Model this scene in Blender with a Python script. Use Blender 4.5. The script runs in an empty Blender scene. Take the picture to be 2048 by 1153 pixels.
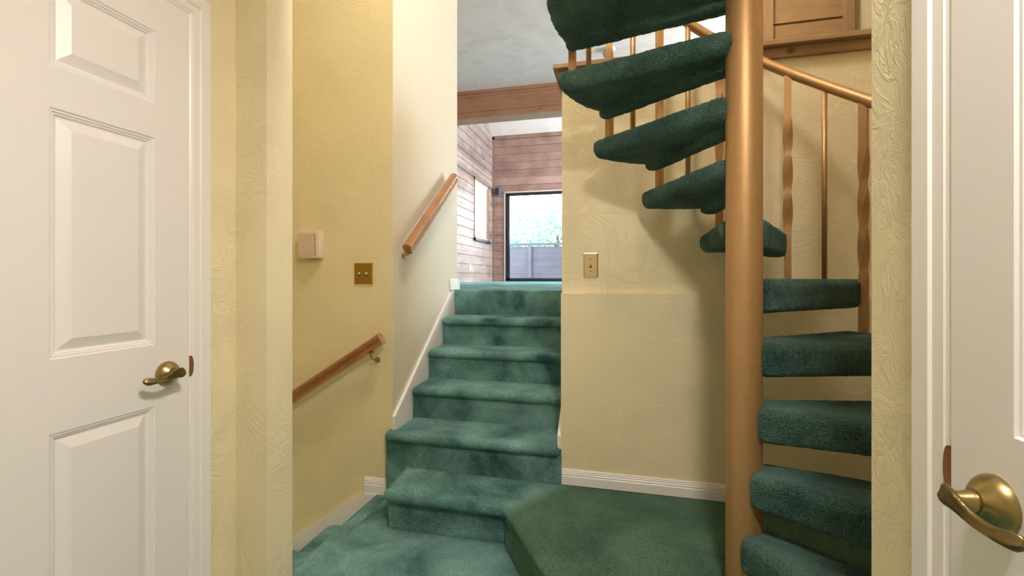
import bpy, bmesh, math, random
from mathutils import Vector, Matrix, noise
from mathutils.geometry import delaunay_2d_cdt

R = math.radians
SC = bpy.context.scene
C = SC.collection
random.seed(7)

# ------------------------------------------------------------------ camera
EYE = 1.249
cd = bpy.data.cameras.new('camera')
cd.sensor_width = 36.0
cd.lens = 893.0 / 2048.0 * 36.0
cd.shift_y = -21.5 / 2048.0
cd.clip_start = 0.02
cam = bpy.data.objects.new('camera', cd)
C.objects.link(cam)
cam.location = (0, 0, EYE)
cam.rotation_euler = (R(90), 0, R(13.47))
SC.camera = cam

# ------------------------------------------------------------------ world, sun, lamps, exposure
SC.view_settings.view_transform = 'Standard'
SC.view_settings.look = 'None'
SC.view_settings.gamma = 1.0
SC.view_settings.use_curve_mapping = False
SC.view_settings.exposure = 0.24
SC.cycles.use_denoising = True
SC.cycles.max_bounces = 9
SC.cycles.diffuse_bounces = 6
SC.cycles.sample_clamp_indirect = 8.0

world = bpy.data.worlds.new('world')
SC.world = world
world.use_nodes = True
bgn = world.node_tree.nodes['Background']
bgn.inputs[0].default_value = (0.86, 0.93, 1.0, 1)
bgn.inputs[1].default_value = 11.0


def lamp(name, kind, loc, target, energy, color, size=None, size_y=None):
    d = bpy.data.lights.new(name, kind)
    d.energy = energy
    d.color = color
    if kind == 'AREA':
        d.size = size
        if size_y:
            d.shape = 'RECTANGLE'
            d.size_y = size_y
        else:
            d.shape = 'DISK'
    o = bpy.data.objects.new(name, d)
    C.objects.link(o)
    o.location = loc
    v = Vector(target) - Vector(loc)
    o.rotation_euler = v.to_track_quat('-Z', 'Y').to_euler()
    return o


sun = lamp('sun', 'SUN', (0, 30, 20), (-2.0, 26.0, 0), 6.0, (1, 0.96, 0.9))
sun.data.angle = R(1)
WARM = (1.0, 0.95, 0.87)
lamp('hall_ceiling_lamp', 'AREA', (0.30, 0.22, 2.45), (0.20, 0.3, 0), 29, WARM, 0.26)
sl = lamp('stairwell_hanging_lamp', 'POINT', (-0.1, 1.52, 3.68), (-0.2, 1.7, 0), 66, WARM)
sl.data.shadow_soft_size = 0.14
DAY = (0.66, 0.82, 1.0)
lamp('living_fill_light', 'AREA', (3.05, 7.9, 2.9), (-0.2, 7.7, 1.15), 1000, DAY, 3.0, 2.4)  # unseen area fill added for daylight; the right wall has no window
lamp('landing_cool_fill', 'AREA', (3.05, 5.3, 2.3), (-2.8, 5.0, 1.4), 190, (0.55, 0.74, 1.0), 2.0, 1.6)  # added bluish fill for the landing, no window opening behind it
ll = lamp('landing_warm_fill', 'POINT', (2.2, 5.3, 2.1), (0, 4.5, 0), 34, WARM)  # unseen warm fill added to brighten the ceiling and beam
ll.data.shadow_soft_size = 0.12

# ------------------------------------------------------------------ materials


def new_mat(name):
    m = bpy.data.materials.new(name)
    m.use_nodes = True
    nt = m.node_tree
    return m, nt, nt.nodes['Principled BSDF']


def node(nt, kind, **kw):
    n = nt.nodes.new(kind)
    for k, v in kw.items():
        if k in n.inputs:
            n.inputs[k].default_value = v
        else:
            setattr(n, k, v)
    return n


def lk(nt, a, b):
    nt.links.new(a, b)


def srgb(r, g, b):
    def f(c):
        c /= 255.0
        return c / 12.92 if c <= 0.04045 else ((c + 0.055) / 1.055) ** 2.4
    return (f(r), f(g), f(b), 1)


def plain(name, col, rough=0.5, metal=0.0, bump=0.0, bscale=40, coat=0.0, var=0.0):
    m, nt, p = new_mat(name)
    p.inputs['Base Color'].default_value = col
    p.inputs['Roughness'].default_value = rough
    p.inputs['Metallic'].default_value = metal
    if coat:
        p.inputs['Coat Weight'].default_value = coat
        p.inputs['Coat Roughness'].default_value = 0.15
    tc = node(nt, 'ShaderNodeTexCoord')
    nz = node(nt, 'ShaderNodeTexNoise', Scale=bscale, Detail=3.0)
    lk(nt, tc.outputs['Object'], nz.inputs['Vector'])
    if bump:
        b = node(nt, 'ShaderNodeBump', Strength=bump, Distance=0.002)
        lk(nt, nz.outputs['Fac'], b.inputs['Height'])
        lk(nt, b.outputs[0], p.inputs['Normal'])
    if var:
        mx = node(nt, 'ShaderNodeMix', data_type='RGBA')
        mx.inputs[6].default_value = tuple(c * (1 - var) for c in col[:3]) + (1,)
        mx.inputs[7].default_value = tuple(min(1, c * (1 + var)) for c in col[:3]) + (1,)
        lk(nt, nz.outputs['Fac'], mx.inputs[0])
        lk(nt, mx.outputs[2], p.inputs['Base Color'])
    return m


def plaster(name, col, strength=0.5, scale=15.0, rough=0.55, ridge=1.0):
    """brushed / slap-brush textured drywall paint"""
    m, nt, p = new_mat(name)
    p.inputs['Base Color'].default_value = col
    p.inputs['Roughness'].default_value = rough
    p.inputs['Specular IOR Level'].default_value = 0.35
    tc = node(nt, 'ShaderNodeTexCoord')
    warp = node(nt, 'ShaderNodeTexNoise', Scale=4.0, Detail=1.0)
    lk(nt, tc.outputs['Object'], warp.inputs['Vector'])
    vm = node(nt, 'ShaderNodeVectorMath', operation='MULTIPLY_ADD')
    lk(nt, warp.outputs['Color'], vm.inputs[0])
    vm.inputs[1].default_value = (0.35, 0.35, 0.35)
    lk(nt, tc.outputs['Object'], vm.inputs[2])
    n1 = node(nt, 'ShaderNodeTexNoise', Scale=scale, Detail=5.0, Roughness=0.62, Distortion=1.6)
    lk(nt, vm.outputs[0], n1.inputs['Vector'])
    # ridges where the noise crosses its middle
    sub = node(nt, 'ShaderNodeMath', operation='SUBTRACT')
    lk(nt, n1.outputs['Fac'], sub.inputs[0]); sub.inputs[1].default_value = 0.5
    ab = node(nt, 'ShaderNodeMath', operation='ABSOLUTE')
    lk(nt, sub.outputs[0], ab.inputs[0])
    mr = node(nt, 'ShaderNodeMapRange')
    lk(nt, ab.outputs[0], mr.inputs['Value'])
    mr.inputs['From Min'].default_value = 0.0
    mr.inputs['From Max'].default_value = 0.07
    mr.inputs['To Min'].default_value = ridge
    mr.inputs['To Max'].default_value = 0.0
    # patchy coverage
    n2 = node(nt, 'ShaderNodeTexNoise', Scale=5.0, Detail=2.0)
    lk(nt, tc.outputs['Object'], n2.inputs['Vector'])
    mr2 = node(nt, 'ShaderNodeMapRange')
    lk(nt, n2.outputs['Fac'], mr2.inputs['Value'])
    mr2.inputs['From Min'].default_value = 0.36
    mr2.inputs['From Max'].default_value = 0.62
    mr2.inputs['To Min'].default_value = 0.12
    mul = node(nt, 'ShaderNodeMath', operation='MULTIPLY')
    lk(nt, mr.outputs[0], mul.inputs[0]); lk(nt, mr2.outputs[0], mul.inputs[1])
    n3 = node(nt, 'ShaderNodeTexNoise', Scale=120.0, Detail=3.0)
    lk(nt, tc.outputs['Object'], n3.inputs['Vector'])
    add = node(nt, 'ShaderNodeMath', operation='MULTIPLY_ADD')
    lk(nt, n3.outputs['Fac'], add.inputs[0]); add.inputs[1].default_value = 0.45
    lk(nt, mul.outputs[0], add.inputs[2])
    b = node(nt, 'ShaderNodeBump', Strength=strength, Distance=0.0034)
    lk(nt, add.outputs[0], b.inputs['Height'])
    lk(nt, b.outputs[0], p.inputs['Normal'])
    return m


def carpet(name, dark, light, patch=3.0, sheen=0.35, nap_light=None):
    m, nt, p = new_mat(name)
    p.inputs['Roughness'].default_value = 0.95
    p.inputs['Specular IOR Level'].default_value = 0.1
    p.inputs['Sheen Weight'].default_value = sheen
    p.inputs['Sheen Roughness'].default_value = 0.4
    p.inputs['Sheen Tint'].default_value = (0.55, 0.85, 0.85, 1)
    tc = node(nt, 'ShaderNodeTexCoord')
    oi = node(nt, 'ShaderNodeObjectInfo')
    off = node(nt, 'ShaderNodeVectorMath', operation='MULTIPLY_ADD')
    cmb = node(nt, 'ShaderNodeCombineXYZ')
    for i in range(3):
        lk(nt, oi.outputs['Random'], cmb.inputs[i])
    lk(nt, cmb.outputs[0], off.inputs[0])
    off.inputs[1].default_value = (17, 31, 7)
    lk(nt, tc.outputs['Object'], off.inputs[2])
    big = node(nt, 'ShaderNodeTexNoise', Scale=patch, Detail=4.0, Roughness=0.6, Distortion=0.4)
    lk(nt, off.outputs[0], big.inputs['Vector'])
    mr = node(nt, 'ShaderNodeMapRange')
    lk(nt, big.outputs['Fac'], mr.inputs['Value'])
    mr.inputs['From Min'].default_value = 0.3
    mr.inputs['From Max'].default_value = 0.7
    vor = node(nt, 'ShaderNodeTexVoronoi', Scale=170.0)
    lk(nt, off.outputs[0], vor.inputs['Vector'])
    fine = node(nt, 'ShaderNodeTexNoise', Scale=330.0, Detail=2.0)
    lk(nt, off.outputs[0], fine.inputs['Vector'])
    mx = node(nt, 'ShaderNodeMix', data_type='RGBA')
    mx.inputs[6].default_value = dark
    mx.inputs[7].default_value = light
    lk(nt, mr.outputs[0], mx.inputs[0])
    colour = mx.outputs[2]
    if nap_light:
        # the nap and painted lamp light: a second pair of colours beyond a diagonal
        (ax, ay), (bx_, by_), dark2, light2 = nap_light
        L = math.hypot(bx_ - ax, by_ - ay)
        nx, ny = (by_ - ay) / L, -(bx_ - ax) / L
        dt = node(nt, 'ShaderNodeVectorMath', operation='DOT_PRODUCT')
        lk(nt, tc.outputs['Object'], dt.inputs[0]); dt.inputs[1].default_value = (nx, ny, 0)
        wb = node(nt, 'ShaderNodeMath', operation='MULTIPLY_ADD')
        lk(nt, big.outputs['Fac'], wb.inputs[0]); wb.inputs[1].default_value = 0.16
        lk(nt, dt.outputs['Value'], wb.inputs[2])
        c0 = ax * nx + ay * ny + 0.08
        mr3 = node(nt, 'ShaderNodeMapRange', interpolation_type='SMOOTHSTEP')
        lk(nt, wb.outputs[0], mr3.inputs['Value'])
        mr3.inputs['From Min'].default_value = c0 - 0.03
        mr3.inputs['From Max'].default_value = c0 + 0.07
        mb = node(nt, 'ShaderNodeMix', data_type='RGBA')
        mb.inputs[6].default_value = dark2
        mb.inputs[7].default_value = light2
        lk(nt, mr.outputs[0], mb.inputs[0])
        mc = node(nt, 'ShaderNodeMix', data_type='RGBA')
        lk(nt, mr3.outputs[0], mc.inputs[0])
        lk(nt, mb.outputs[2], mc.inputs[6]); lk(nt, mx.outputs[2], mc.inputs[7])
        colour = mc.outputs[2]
    mrf = node(nt, 'ShaderNodeMapRange')
    lk(nt, fine.outputs['Fac'], mrf.inputs['Value'])
    mrf.inputs['From Min'].default_value = 0.3
    mrf.inputs['From Max'].default_value = 0.7
    mrf.inputs['To Min'].default_value = 0.3
    mrf.inputs['To Max'].default_value = 1.75
    sc = node(nt, 'ShaderNodeVectorMath', operation='SCALE')
    lk(nt, colour, sc.inputs[0]); lk(nt, mrf.outputs[0], sc.inputs['Scale'])
    lk(nt, sc.outputs[0], p.inputs['Base Color'])
    h = node(nt, 'ShaderNodeMath', operation='MULTIPLY_ADD')
    lk(nt, vor.outputs['Distance'], h.inputs[0]); h.inputs[1].default_value = -0.8
    lk(nt, fine.outputs['Fac'], h.inputs[2])
    b = node(nt, 'ShaderNodeBump', Strength=0.9, Distance=0.006)
    lk(nt, h.outputs[0], b.inputs['Height'])
    lk(nt, b.outputs[0], p.inputs['Normal'])
    return m


def wood(name, c1, c2, rough=0.45, axis='X', scale=6.0, bump=0.15, coat=0.0, knots=False, plank=None):
    """grain runs along axis; plank = board height for a tint per board"""
    m, nt, p = new_mat(name)
    p.inputs['Roughness'].default_value = rough
    if coat:
        p.inputs['Coat Weight'].default_value = coat
        p.inputs['Coat Roughness'].default_value = 0.12
    tc = node(nt, 'ShaderNodeTexCoord')
    mp = node(nt, 'ShaderNodeMapping')
    s = {'X': (0.12, 1, 1), 'Y': (1, 0.12, 1), 'Z': (1, 1, 0.12)}[axis]
    mp.inputs['Scale'].default_value = s
    lk(nt, tc.outputs['Object'], mp.inputs['Vector'])
    n1 = node(nt, 'ShaderNodeTexNoise', Scale=scale * 6, Detail=6.0, Roughness=0.65, Distortion=0.6)
    lk(nt, mp.outputs[0], n1.inputs['Vector'])
    n2 = node(nt, 'ShaderNodeTexNoise', Scale=scale * 0.6, Detail=3.0)
    lk(nt, tc.outputs['Object'], n2.inputs['Vector'])
    av = node(nt, 'ShaderNodeMath', operation='ADD')
    lk(nt, n1.outputs['Fac'], av.inputs[0]); lk(nt, n2.outputs['Fac'], av.inputs[1])
    src = av.outputs[0]
    if plank:
        sx = node(nt, 'ShaderNodeSeparateXYZ')
        lk(nt, tc.outputs['Object'], sx.inputs[0])
        dv = node(nt, 'ShaderNodeMath', operation='DIVIDE')
        lk(nt, sx.outputs['Z'], dv.inputs[0]); dv.inputs[1].default_value = plank
        fl = node(nt, 'ShaderNodeMath', operation='FLOOR')
        lk(nt, dv.outputs[0], fl.inputs[0])
        wn = node(nt, 'ShaderNodeTexWhiteNoise', noise_dimensions='1D')
        lk(nt, fl.outputs[0], wn.inputs['W'])
        ma = node(nt, 'ShaderNodeMath', operation='MULTIPLY_ADD')
        lk(nt, wn.outputs['Value'], ma.inputs[0]); ma.inputs[1].default_value = 0.35
        lk(nt, src, ma.inputs[2])
        sb = node(nt, 'ShaderNodeMath', operation='SUBTRACT')
        lk(nt, ma.outputs[0], sb.inputs[0]); sb.inputs[1].default_value = 0.17
        src = sb.outputs[0]
    mr = node(nt, 'ShaderNodeMapRange')
    lk(nt, src, mr.inputs['Value'])
    mr.inputs['From Min'].default_value = 0.65
    mr.inputs['From Max'].default_value = 1.35
    mx = node(nt, 'ShaderNodeMix', data_type='RGBA')
    mx.inputs[6].default_value = c1
    mx.inputs[7].default_value = c2
    lk(nt, mr.outputs[0], mx.inputs[0])
    out = mx.outputs[2]
    if knots:
        vo = node(nt, 'ShaderNodeTexVoronoi', Scale=3.2)
        mk = node(nt, 'ShaderNodeMapping')
        mk.inputs['Scale'].default_value = {'X': (0.7, 1, 1), 'Y': (1, 0.7, 1), 'Z': (1, 1, 0.7)}[axis]
        lk(nt, tc.outputs['Object'], mk.inputs['Vector'])
        lk(nt, mk.outputs[0], vo.inputs['Vector'])
        mk2 = node(nt, 'ShaderNodeMapRange')
        lk(nt, vo.outputs['Distance'], mk2.inputs['Value'])
        mk2.inputs['From Min'].default_value = 0.02
        mk2.inputs['From Max'].default_value = 0.06
        mx2 = node(nt, 'ShaderNodeMix', data_type='RGBA')
        mx2.inputs[6].default_value = tuple(c * 0.45 for c in c1[:3]) + (1,)
        lk(nt, mk2.outputs[0], mx2.inputs[0]); lk(nt, out, mx2.inputs[7])
        out = mx2.outputs[2]
    lk(nt, out, p.inputs['Base Color'])
    b = node(nt, 'ShaderNodeBump', Strength=bump, Distance=0.002)
    lk(nt, n1.outputs['Fac'], b.inputs['Height'])
    lk(nt, b.outputs[0], p.inputs['Normal'])
    return m


def glass(name):
    m = bpy.data.materials.new(name)
    m.use_nodes = True
    nt = m.node_tree
    nt.nodes.remove(nt.nodes['Principled BSDF'])
    out = nt.nodes['Material Output']
    tr = node(nt, 'ShaderNodeBsdfTransparent')
    tr.inputs[0].default_value = (0.96, 0.98, 0.98, 1)
    gl = node(nt, 'ShaderNodeBsdfGlossy', Roughness=0.02)
    fr = node(nt, 'ShaderNodeFresnel', IOR=1.45)
    mx = node(nt, 'ShaderNodeMixShader')
    lk(nt, fr.outputs[0], mx.inputs[0])
    lk(nt, tr.outputs[0], mx.inputs[1]); lk(nt, gl.outputs[0], mx.inputs[2])
    lk(nt, mx.outputs[0], out.inputs[0])
    return m


M_CREAM = plaster('cream_paint', srgb(233, 221, 186), 0.5)
M_YELLOW = plaster('yellow_paint', srgb(231, 218, 176), 0.45, 17.0)
M_OFFWHITE = plaster('off_white_paint', srgb(218, 207, 184), 0.5, 40.0, 0.55, 0.12)
M_CEIL = plaster('ceiling_paint', srgb(246, 228, 222), 0.8, 13.0)
M_DOOR = plain('white_door_paint', srgb(236, 232, 232), 0.35)
M_TRIM = plain('white_trim_paint', srgb(238, 234, 232), 0.35)
M_CARPET = carpet('teal_carpet', srgb(34, 80, 80), srgb(132, 178, 174), 3.5, 0.3)
M_CARPET2 = carpet('teal_carpet_warm_lit', srgb(48, 84, 62), srgb(90, 122, 94), 3.5, 0.2,
                   ((-0.47, 1.985), (-0.27, 2.29), srgb(38, 84, 82), srgb(134, 180, 174)))  # same carpet as the stairs, with warm lamp light put into the greens
M_CARPETD = carpet('dark_green_carpet', srgb(36, 62, 56), srgb(80, 108, 98), 5.0, 0.2)
M_SIDING = wood('siding_wood', srgb(132, 98, 88), srgb(178, 142, 132), 0.5, 'X', 5, 0.15, 0, True, 0.178)
M_SIDINGY = wood('siding_wood_daylit', srgb(126, 103, 93), srgb(184, 160, 149), 0.5, 'Y', 5, 0.15, 0, True, 0.178)  # same boards as the back wall; daylight's paler grey is in the colour
M_BEAM = wood('beam_wood', srgb(150, 104, 78), srgb(184, 136, 108), 0.5, 'X', 5, 0.12, 0, True)
M_STAIN = wood('stained_trim_wood', srgb(134, 106, 74), srgb(166, 136, 100), 0.5, 'X', 5, 0.12, 0, True)
M_STAINV = wood('stained_upright_wood', srgb(134, 106, 74), srgb(166, 136, 100), 0.5, 'Z', 5, 0.12, 0, True)
M_SIDTRIM = wood('siding_trim_wood', srgb(124, 94, 80), srgb(164, 130, 114), 0.5, 'Z', 5, 0.12)
M_RAIL = wood('handrail_wood', srgb(136, 84, 46), srgb(174, 118, 72), 0.25, 'X', 9, 0.05, 0.6)
M_COPPER = plain('copper_paint', srgb(182, 144, 98), 0.48, 0.6, 0.05, 60, 0, 0.12)
M_BRASS = plain('brass', srgb(190, 150, 80), 0.3, 1.0, 0.03, 90)
M_POLBRASS = plain('polished_brass_plate', srgb(214, 194, 154), 0.3, 0.75, 0.02, 90)
M_ANTIQUE = plain('antique_brass', srgb(158, 140, 92), 0.32, 0.92, 0.05, 120, 0, 0.15)
M_ANTIQUED = plain('antique_brass_lever', srgb(122, 104, 68), 0.36, 0.9, 0.35, 160, 0, 0.3)
M_STRIKE = plain('worn_bronze', srgb(150, 104, 76), 0.35, 0.5, 0.1, 90, 0, 0.25)
M_BONE = plain('ivory_plastic', srgb(224, 208, 186), 0.4)
M_BONE2 = plain('beige_plastic_panel', srgb(212, 192, 166), 0.45)
M_DARK = plain('dark_slot', srgb(40, 34, 28), 0.6)
M_FRAME = plain('dark_bronze_aluminium', srgb(44, 46, 56), 0.4, 0.3)
M_GLASS = glass('window_glass')
M_BLIND = plain('blind_slat_plastic', srgb(240, 226, 216), 0.5)
M_FENCE = wood('grey_fence_wood', srgb(62, 63, 74), srgb(80, 81, 94), 0.7, 'X', 4, 0.2)
M_DECK = wood('deck_wood', srgb(120, 112, 108), srgb(150, 142, 136), 0.7, 'X', 4, 0.2)
M_LEAF = plain('leaf_green', srgb(120, 178, 146), 0.6, 0, 0, 3, 0, 0.45)
M_BARK = plain('bark', srgb(92, 76, 62), 0.9, 0, 0.4, 20)
M_STEEL = plain('polished_steel', srgb(200, 200, 205), 0.15, 1.0)
M_WHITEPL = plain('white_plastic', srgb(240, 240, 238), 0.4)
M_SPEAK = plain('grey_blue_plastic', srgb(84, 92, 132), 0.5)

# ------------------------------------------------------------------ object helpers


def thing(name, label, cat, loc=(0, 0, 0), rotz=0.0, group=None):
    o = bpy.data.objects.new(name, None)
    C.objects.link(o)
    o.empty_display_size = 0.1
    o.location = loc
    o.rotation_euler = (0, 0, rotz)
    return tag(o, label, cat, group)


def tag(o, label, cat, group=None, kind=None):
    o['label'] = label
    o['category'] = cat
    if group:
        o['group'] = group
    if kind:
        o['kind'] = kind
    return o


def obj(name, bm, mat, parent=None, smooth=None):
    me = bpy.data.meshes.new(name)
    bmesh.ops.recalc_face_normals(bm, faces=bm.faces[:])
    if smooth is not None:
        for f in bm.faces:
            f.smooth = not (abs(f.normal.z) > 0.985 and f.calc_area() > 2e-4)
        for e in bm.edges:
            if len(e.link_faces) == 2 and e.calc_face_angle(0) > R(smooth):
                e.smooth = False
    bm.to_mesh(me)
    bm.free()
    me.materials.append(mat)
    o = bpy.data.objects.new(name, me)
    C.objects.link(o)
    if parent:
        o.parent = parent
    return o


def struct(name, bm, mat, label, cat, parent=None, smooth=None):
    o = obj(name, bm, mat, parent, smooth)
    if not parent:
        tag(o, label, cat, None, 'structure')
    return o


def box(bm, x0, x1, y0, y1, z0, z1, bevel=0.0):
    vs = [bm.verts.new((x, y, z)) for z in (z0, z1) for y in (y0, y1) for x in (x0, x1)]
    fs = [(0, 2, 3, 1), (4, 5, 7, 6), (0, 1, 5, 4), (1, 3, 7, 5), (3, 2, 6, 7), (2, 0, 4, 6)]
    faces = [bm.faces.new([vs[i] for i in f]) for f in fs]
    if bevel:
        edges = {e for f in faces for e in f.edges}
        bmesh.ops.bevel(bm, geom=list(edges), offset=bevel, segments=2, affect='EDGES', profile=0.6)


def bxm(*a, **k):
    bm = bmesh.new()
    box(bm, *a, **k)
    return bm


def sweep(bm, prof, path, ups=None, closed_prof=True, caps=True):
    """prof: list of (side, up) ; path: list of (point, side_vec, up_vec)"""
    rings = []
    for P, S, U in path:
        rings.append([bm.verts.new(Vector(P) + Vector(S) * a + Vector(U) * b) for a, b in prof])
    n = len(prof)
    for r0, r1 in zip(rings, rings[1:]):
        for i in range(n if closed_prof else n - 1):
            j = (i + 1) % n
            bm.faces.new((r0[i], r0[j], r1[j], r1[i]))
    if caps:
        bm.faces.new(rings[0])
        bm.faces.new(rings[-1][::-1])
    return rings


def tube(bm, pts, rad, seg=12, caps=True):
    pts = [Vector(p) for p in pts]
    path = []
    prev = None
    for i, p in enumerate(pts):
        a = pts[max(0, i - 1)]
        b = pts[min(len(pts) - 1, i + 1)]
        t = (b - a).normalized()
        ref = Vector((0, 0, 1)) if abs(t.z) < 0.9 else Vector((1, 0, 0))
        if prev is not None:
            s = (prev - t * prev.dot(t)).normalized()
        else:
            s = t.cross(ref).normalized()
        prev = s
        u = s.cross(t)
        path.append((p, s, u))
    rr = rad if isinstance(rad, (list, tuple)) else [rad] * len(pts)
    rings = []
    for (P, S, U), r in zip(path, rr):
        rings.append([bm.verts.new(P + S * math.cos(2 * math.pi * k / seg) * r + U * math.sin(2 * math.pi * k / seg) * r)
                      for k in range(seg)])
    for r0, r1 in zip(rings, rings[1:]):
        for i in range(seg):
            j = (i + 1) % seg
            bm.faces.new((r0[i], r0[j], r1[j], r1[i]))
    if caps:
        bm.faces.new(rings[0])
        bm.faces.new(rings[-1][::-1])


def lathe(bm, prof, origin, axis, seg=32):
    """prof: (radius, along) list"""
    axis = Vector(axis).normalized()
    ref = Vector((0, 0, 1)) if abs(axis.z) < 0.9 else Vector((1, 0, 0))
    s = axis.cross(ref).normalized()
    u = s.cross(axis)
    O = Vector(origin)
    rings = []
    for r, h in prof:
        if r < 1e-6:
            rings.append([bm.verts.new(O + axis * h)])
        else:
            rings.append([bm.verts.new(O + axis * h + (s * math.cos(2 * math.pi * k / seg) + u * math.sin(2 * math.pi * k / seg)) * r)
                          for k in range(seg)])
    for a, b in zip(rings, rings[1:]):
        for i in range(seg):
            j = (i + 1) % seg
            if len(a) == 1 and len(b) > 1:
                bm.faces.new((a[0], b[j], b[i]))
            elif len(b) == 1 and len(a) > 1:
                bm.faces.new((a[i], a[j], b[0]))
            elif len(a) > 1:
                bm.faces.new((a[i], a[j], b[j], b[i]))


def fillet(poly, radii, step=0.008):
    """round the corners of a polygon and sample it densely (2-D, ccw)"""
    n = len(poly)
    out = []
    P = [Vector(p) for p in poly]
    rad = radii if isinstance(radii, (list, tuple)) else [radii] * n
    for i in range(n):
        a, b, c = P[i - 1], P[i], P[(i + 1) % n]
        d1 = (a - b); d2 = (c - b)
        l1, l2 = d1.length, d2.length
        d1.normalize(); d2.normalize()
        ang = math.acos(max(-1, min(1, d1.dot(d2))))
        r = rad[i]
        if r <= 0 or ang > R(176):
            out.append(b.copy())
            continue
        t = min(r / math.tan(ang / 2), 0.48 * l1, 0.48 * l2)
        r = t * math.tan(ang / 2)
        p1, p2 = b + d1 * t, b + d2 * t
        bis = (d1 + d2).normalized()
        cen = b + bis * (r / math.sin(ang / 2))
        k = max(4, int((math.pi - ang) * r / step))
        v1, v2 = p1 - cen, p2 - cen
        tot = v1.angle_signed(v2) if hasattr(v1, 'angle_signed') else 0
        for q in range(k + 1):
            f = q / k
            w = (v1 * math.sin((1 - f) * (math.pi - ang)) + v2 * math.sin(f * (math.pi - ang))) / max(1e-9, math.sin(math.pi - ang))
            out.append(cen + w)
    dense = []
    for i in range(len(out)):
        a, b = out[i], out[(i + 1) % len(out)]
        L = (b - a).length
        if L < 1e-7:
            continue
        k = max(1, int(L / step))
        for q in range(k):
            dense.append(a.lerp(b, q / k))
    return dense


def area2(poly):
    return sum(poly[i - 1].x * poly[i].y - poly[i].x * poly[i - 1].y for i in range(len(poly))) / 2


def slab(bm, outline, ztop, zbot, rt, rb, jitter=0.0, seg=5, seed=0.0, nscale=60.0):
    """solid with rounded top and bottom edges from a dense 2-D outline"""
    if area2(outline) < 0:
        outline = outline[::-1]
    n = len(outline)
    nor = []
    for i in range(n):
        t = outline[(i + 1) % n] - outline[i - 1]
        t.normalize()
        nor.append(Vector((t.y, -t.x)))
    levels = []
    for k in range(seg + 1):
        a = math.pi / 2 * (1 - k / seg)
        levels.append((rt - rt * math.cos(a), ztop - rt + rt * math.sin(a)))
    h = (ztop - rt) - (zbot + rb)
    kk = max(1, int(h / 0.02))
    for k in range(1, kk):
        levels.append((0, ztop - rt - h * k / kk))
    for k in range(seg + 1):
        a = math.pi / 2 * (k / seg)
        levels.append((rb - rb * math.cos(a), zbot + rb - rb * math.sin(a)))
    rings = []
    for li, (ins, z) in enumerate(levels):
        ring = []
        for p, m in zip(outline, nor):
            q = p - m * ins
            j = 0.0
            jz = 0.0
            if jitter and 0 < li < len(levels) - 1:
                v = Vector((q.x * nscale + seed, q.y * nscale, z * nscale))
                j = noise.noise(v) * jitter + noise.noise(v * 0.22) * jitter * 1.2
                jz = noise.noise(v + Vector((9, 3, 5))) * jitter * 0.6
            ring.append(bm.verts.new((q.x + m.x * j, q.y + m.y * j, z + jz)))
        rings.append(ring)
    for a, b in zip(rings, rings[1:]):
        for i in range(n):
            j = (i + 1) % n
            bm.faces.new((a[i], b[i], b[j], a[j]))
    for ring in (rings[0], rings[-1]):
        flat = [Vector((v.co.x, v.co.y)) for v in ring]
        zc = ring[0].co.z
        co, ed, fa, ov, oe, of = delaunay_2d_cdt(flat, [(i, (i + 1) % n) for i in range(n)], [list(range(n))], 1, 1e-6)
        vmap = []
        for c, o in zip(co, ov):
            vmap.append(ring[o[0]] if len(o) else bm.verts.new((c.x, c.y, zc)))
        for f in fa:
            try:
                bm.faces.new([vmap[i] for i in f])
            except ValueError:
                pass


# ================================================================== LEVELS
RISE = 0.192
Z = [RISE * i for i in range(7)]       # 0 .. 1.152
ZT = Z[6]
RY = [None, 2.02, 2.285, 2.546, 2.784, 3.028, 3.271]   # riser planes
CEILZ = 3.965

# ================================================================== SETTING: hall
bm = bmesh.new()
box(bm, -1.355, 0.46, -1.6, 2.345, -0.2, 0.0)
struct('floor', bm, M_CARPET, 'teal carpeted landing floor between the two white doors', 'floor')

XL = -1.26
DL0, DL1 = 0.282, 1.067       # left door leaf in Y
bm = bmesh.new()
box(bm, -1.40, XL, DL1 + 0.018, 1.25, -0.2, 3.965)
box(bm, -1.40, XL, DL0 - 0.018, DL1 + 0.018, 2.05, 2.6)
box(bm, -1.40, XL, -1.6, DL0 - 0.018, -0.2, 2.6)
box(bm, -1.40, -1.136, 1.25, 1.37, -0.2, 3.965)
struct('wall_left', bm, M_CREAM, 'cream textured wall around the left white door with pier beside the stairwell', 'wall')

XR = 0.46
DR0, DR1 = -0.047, 0.738
bm = bmesh.new()
box(bm, XR, 0.58, DR1 + 0.018, 0.97, -0.2, 3.965)
box(bm, XR, 0.58, DR0 - 0.018, DR1 + 0.018, 2.05, 2.6)
box(bm, XR, 0.58, -1.6, DR0 - 0.018, -0.2, 2.6)
box(bm, 0.58, 1.3, 0.85, 0.97, -0.2, 3.965)
struct('wall_right', bm, M_CREAM, 'cream textured wall beside the right white door', 'wall')
struct('wall_rear', bxm(-1.4, 0.58, -1.72, -1.6, -0.2, 2.6), M_CREAM, 'cream wall closing the hall behind the viewer', 'wall')
struct('ceiling_hall', bxm(-1.4, 0.58, -1.72, 1.25, 2.46, 2.6), M_CEIL, 'white ceiling over the small hall', 'ceiling')
bm = bmesh.new()
box(bm, -1.136, 0.46, 1.25, 1.37, 2.46, 3.965)
box(bm, 0.46, 0.58, 0.97, 1.37, 2.46, 3.965)
struct('wall_header', bm, M_CREAM, 'cream header wall over the opening to the stairwell', 'wall')

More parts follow.
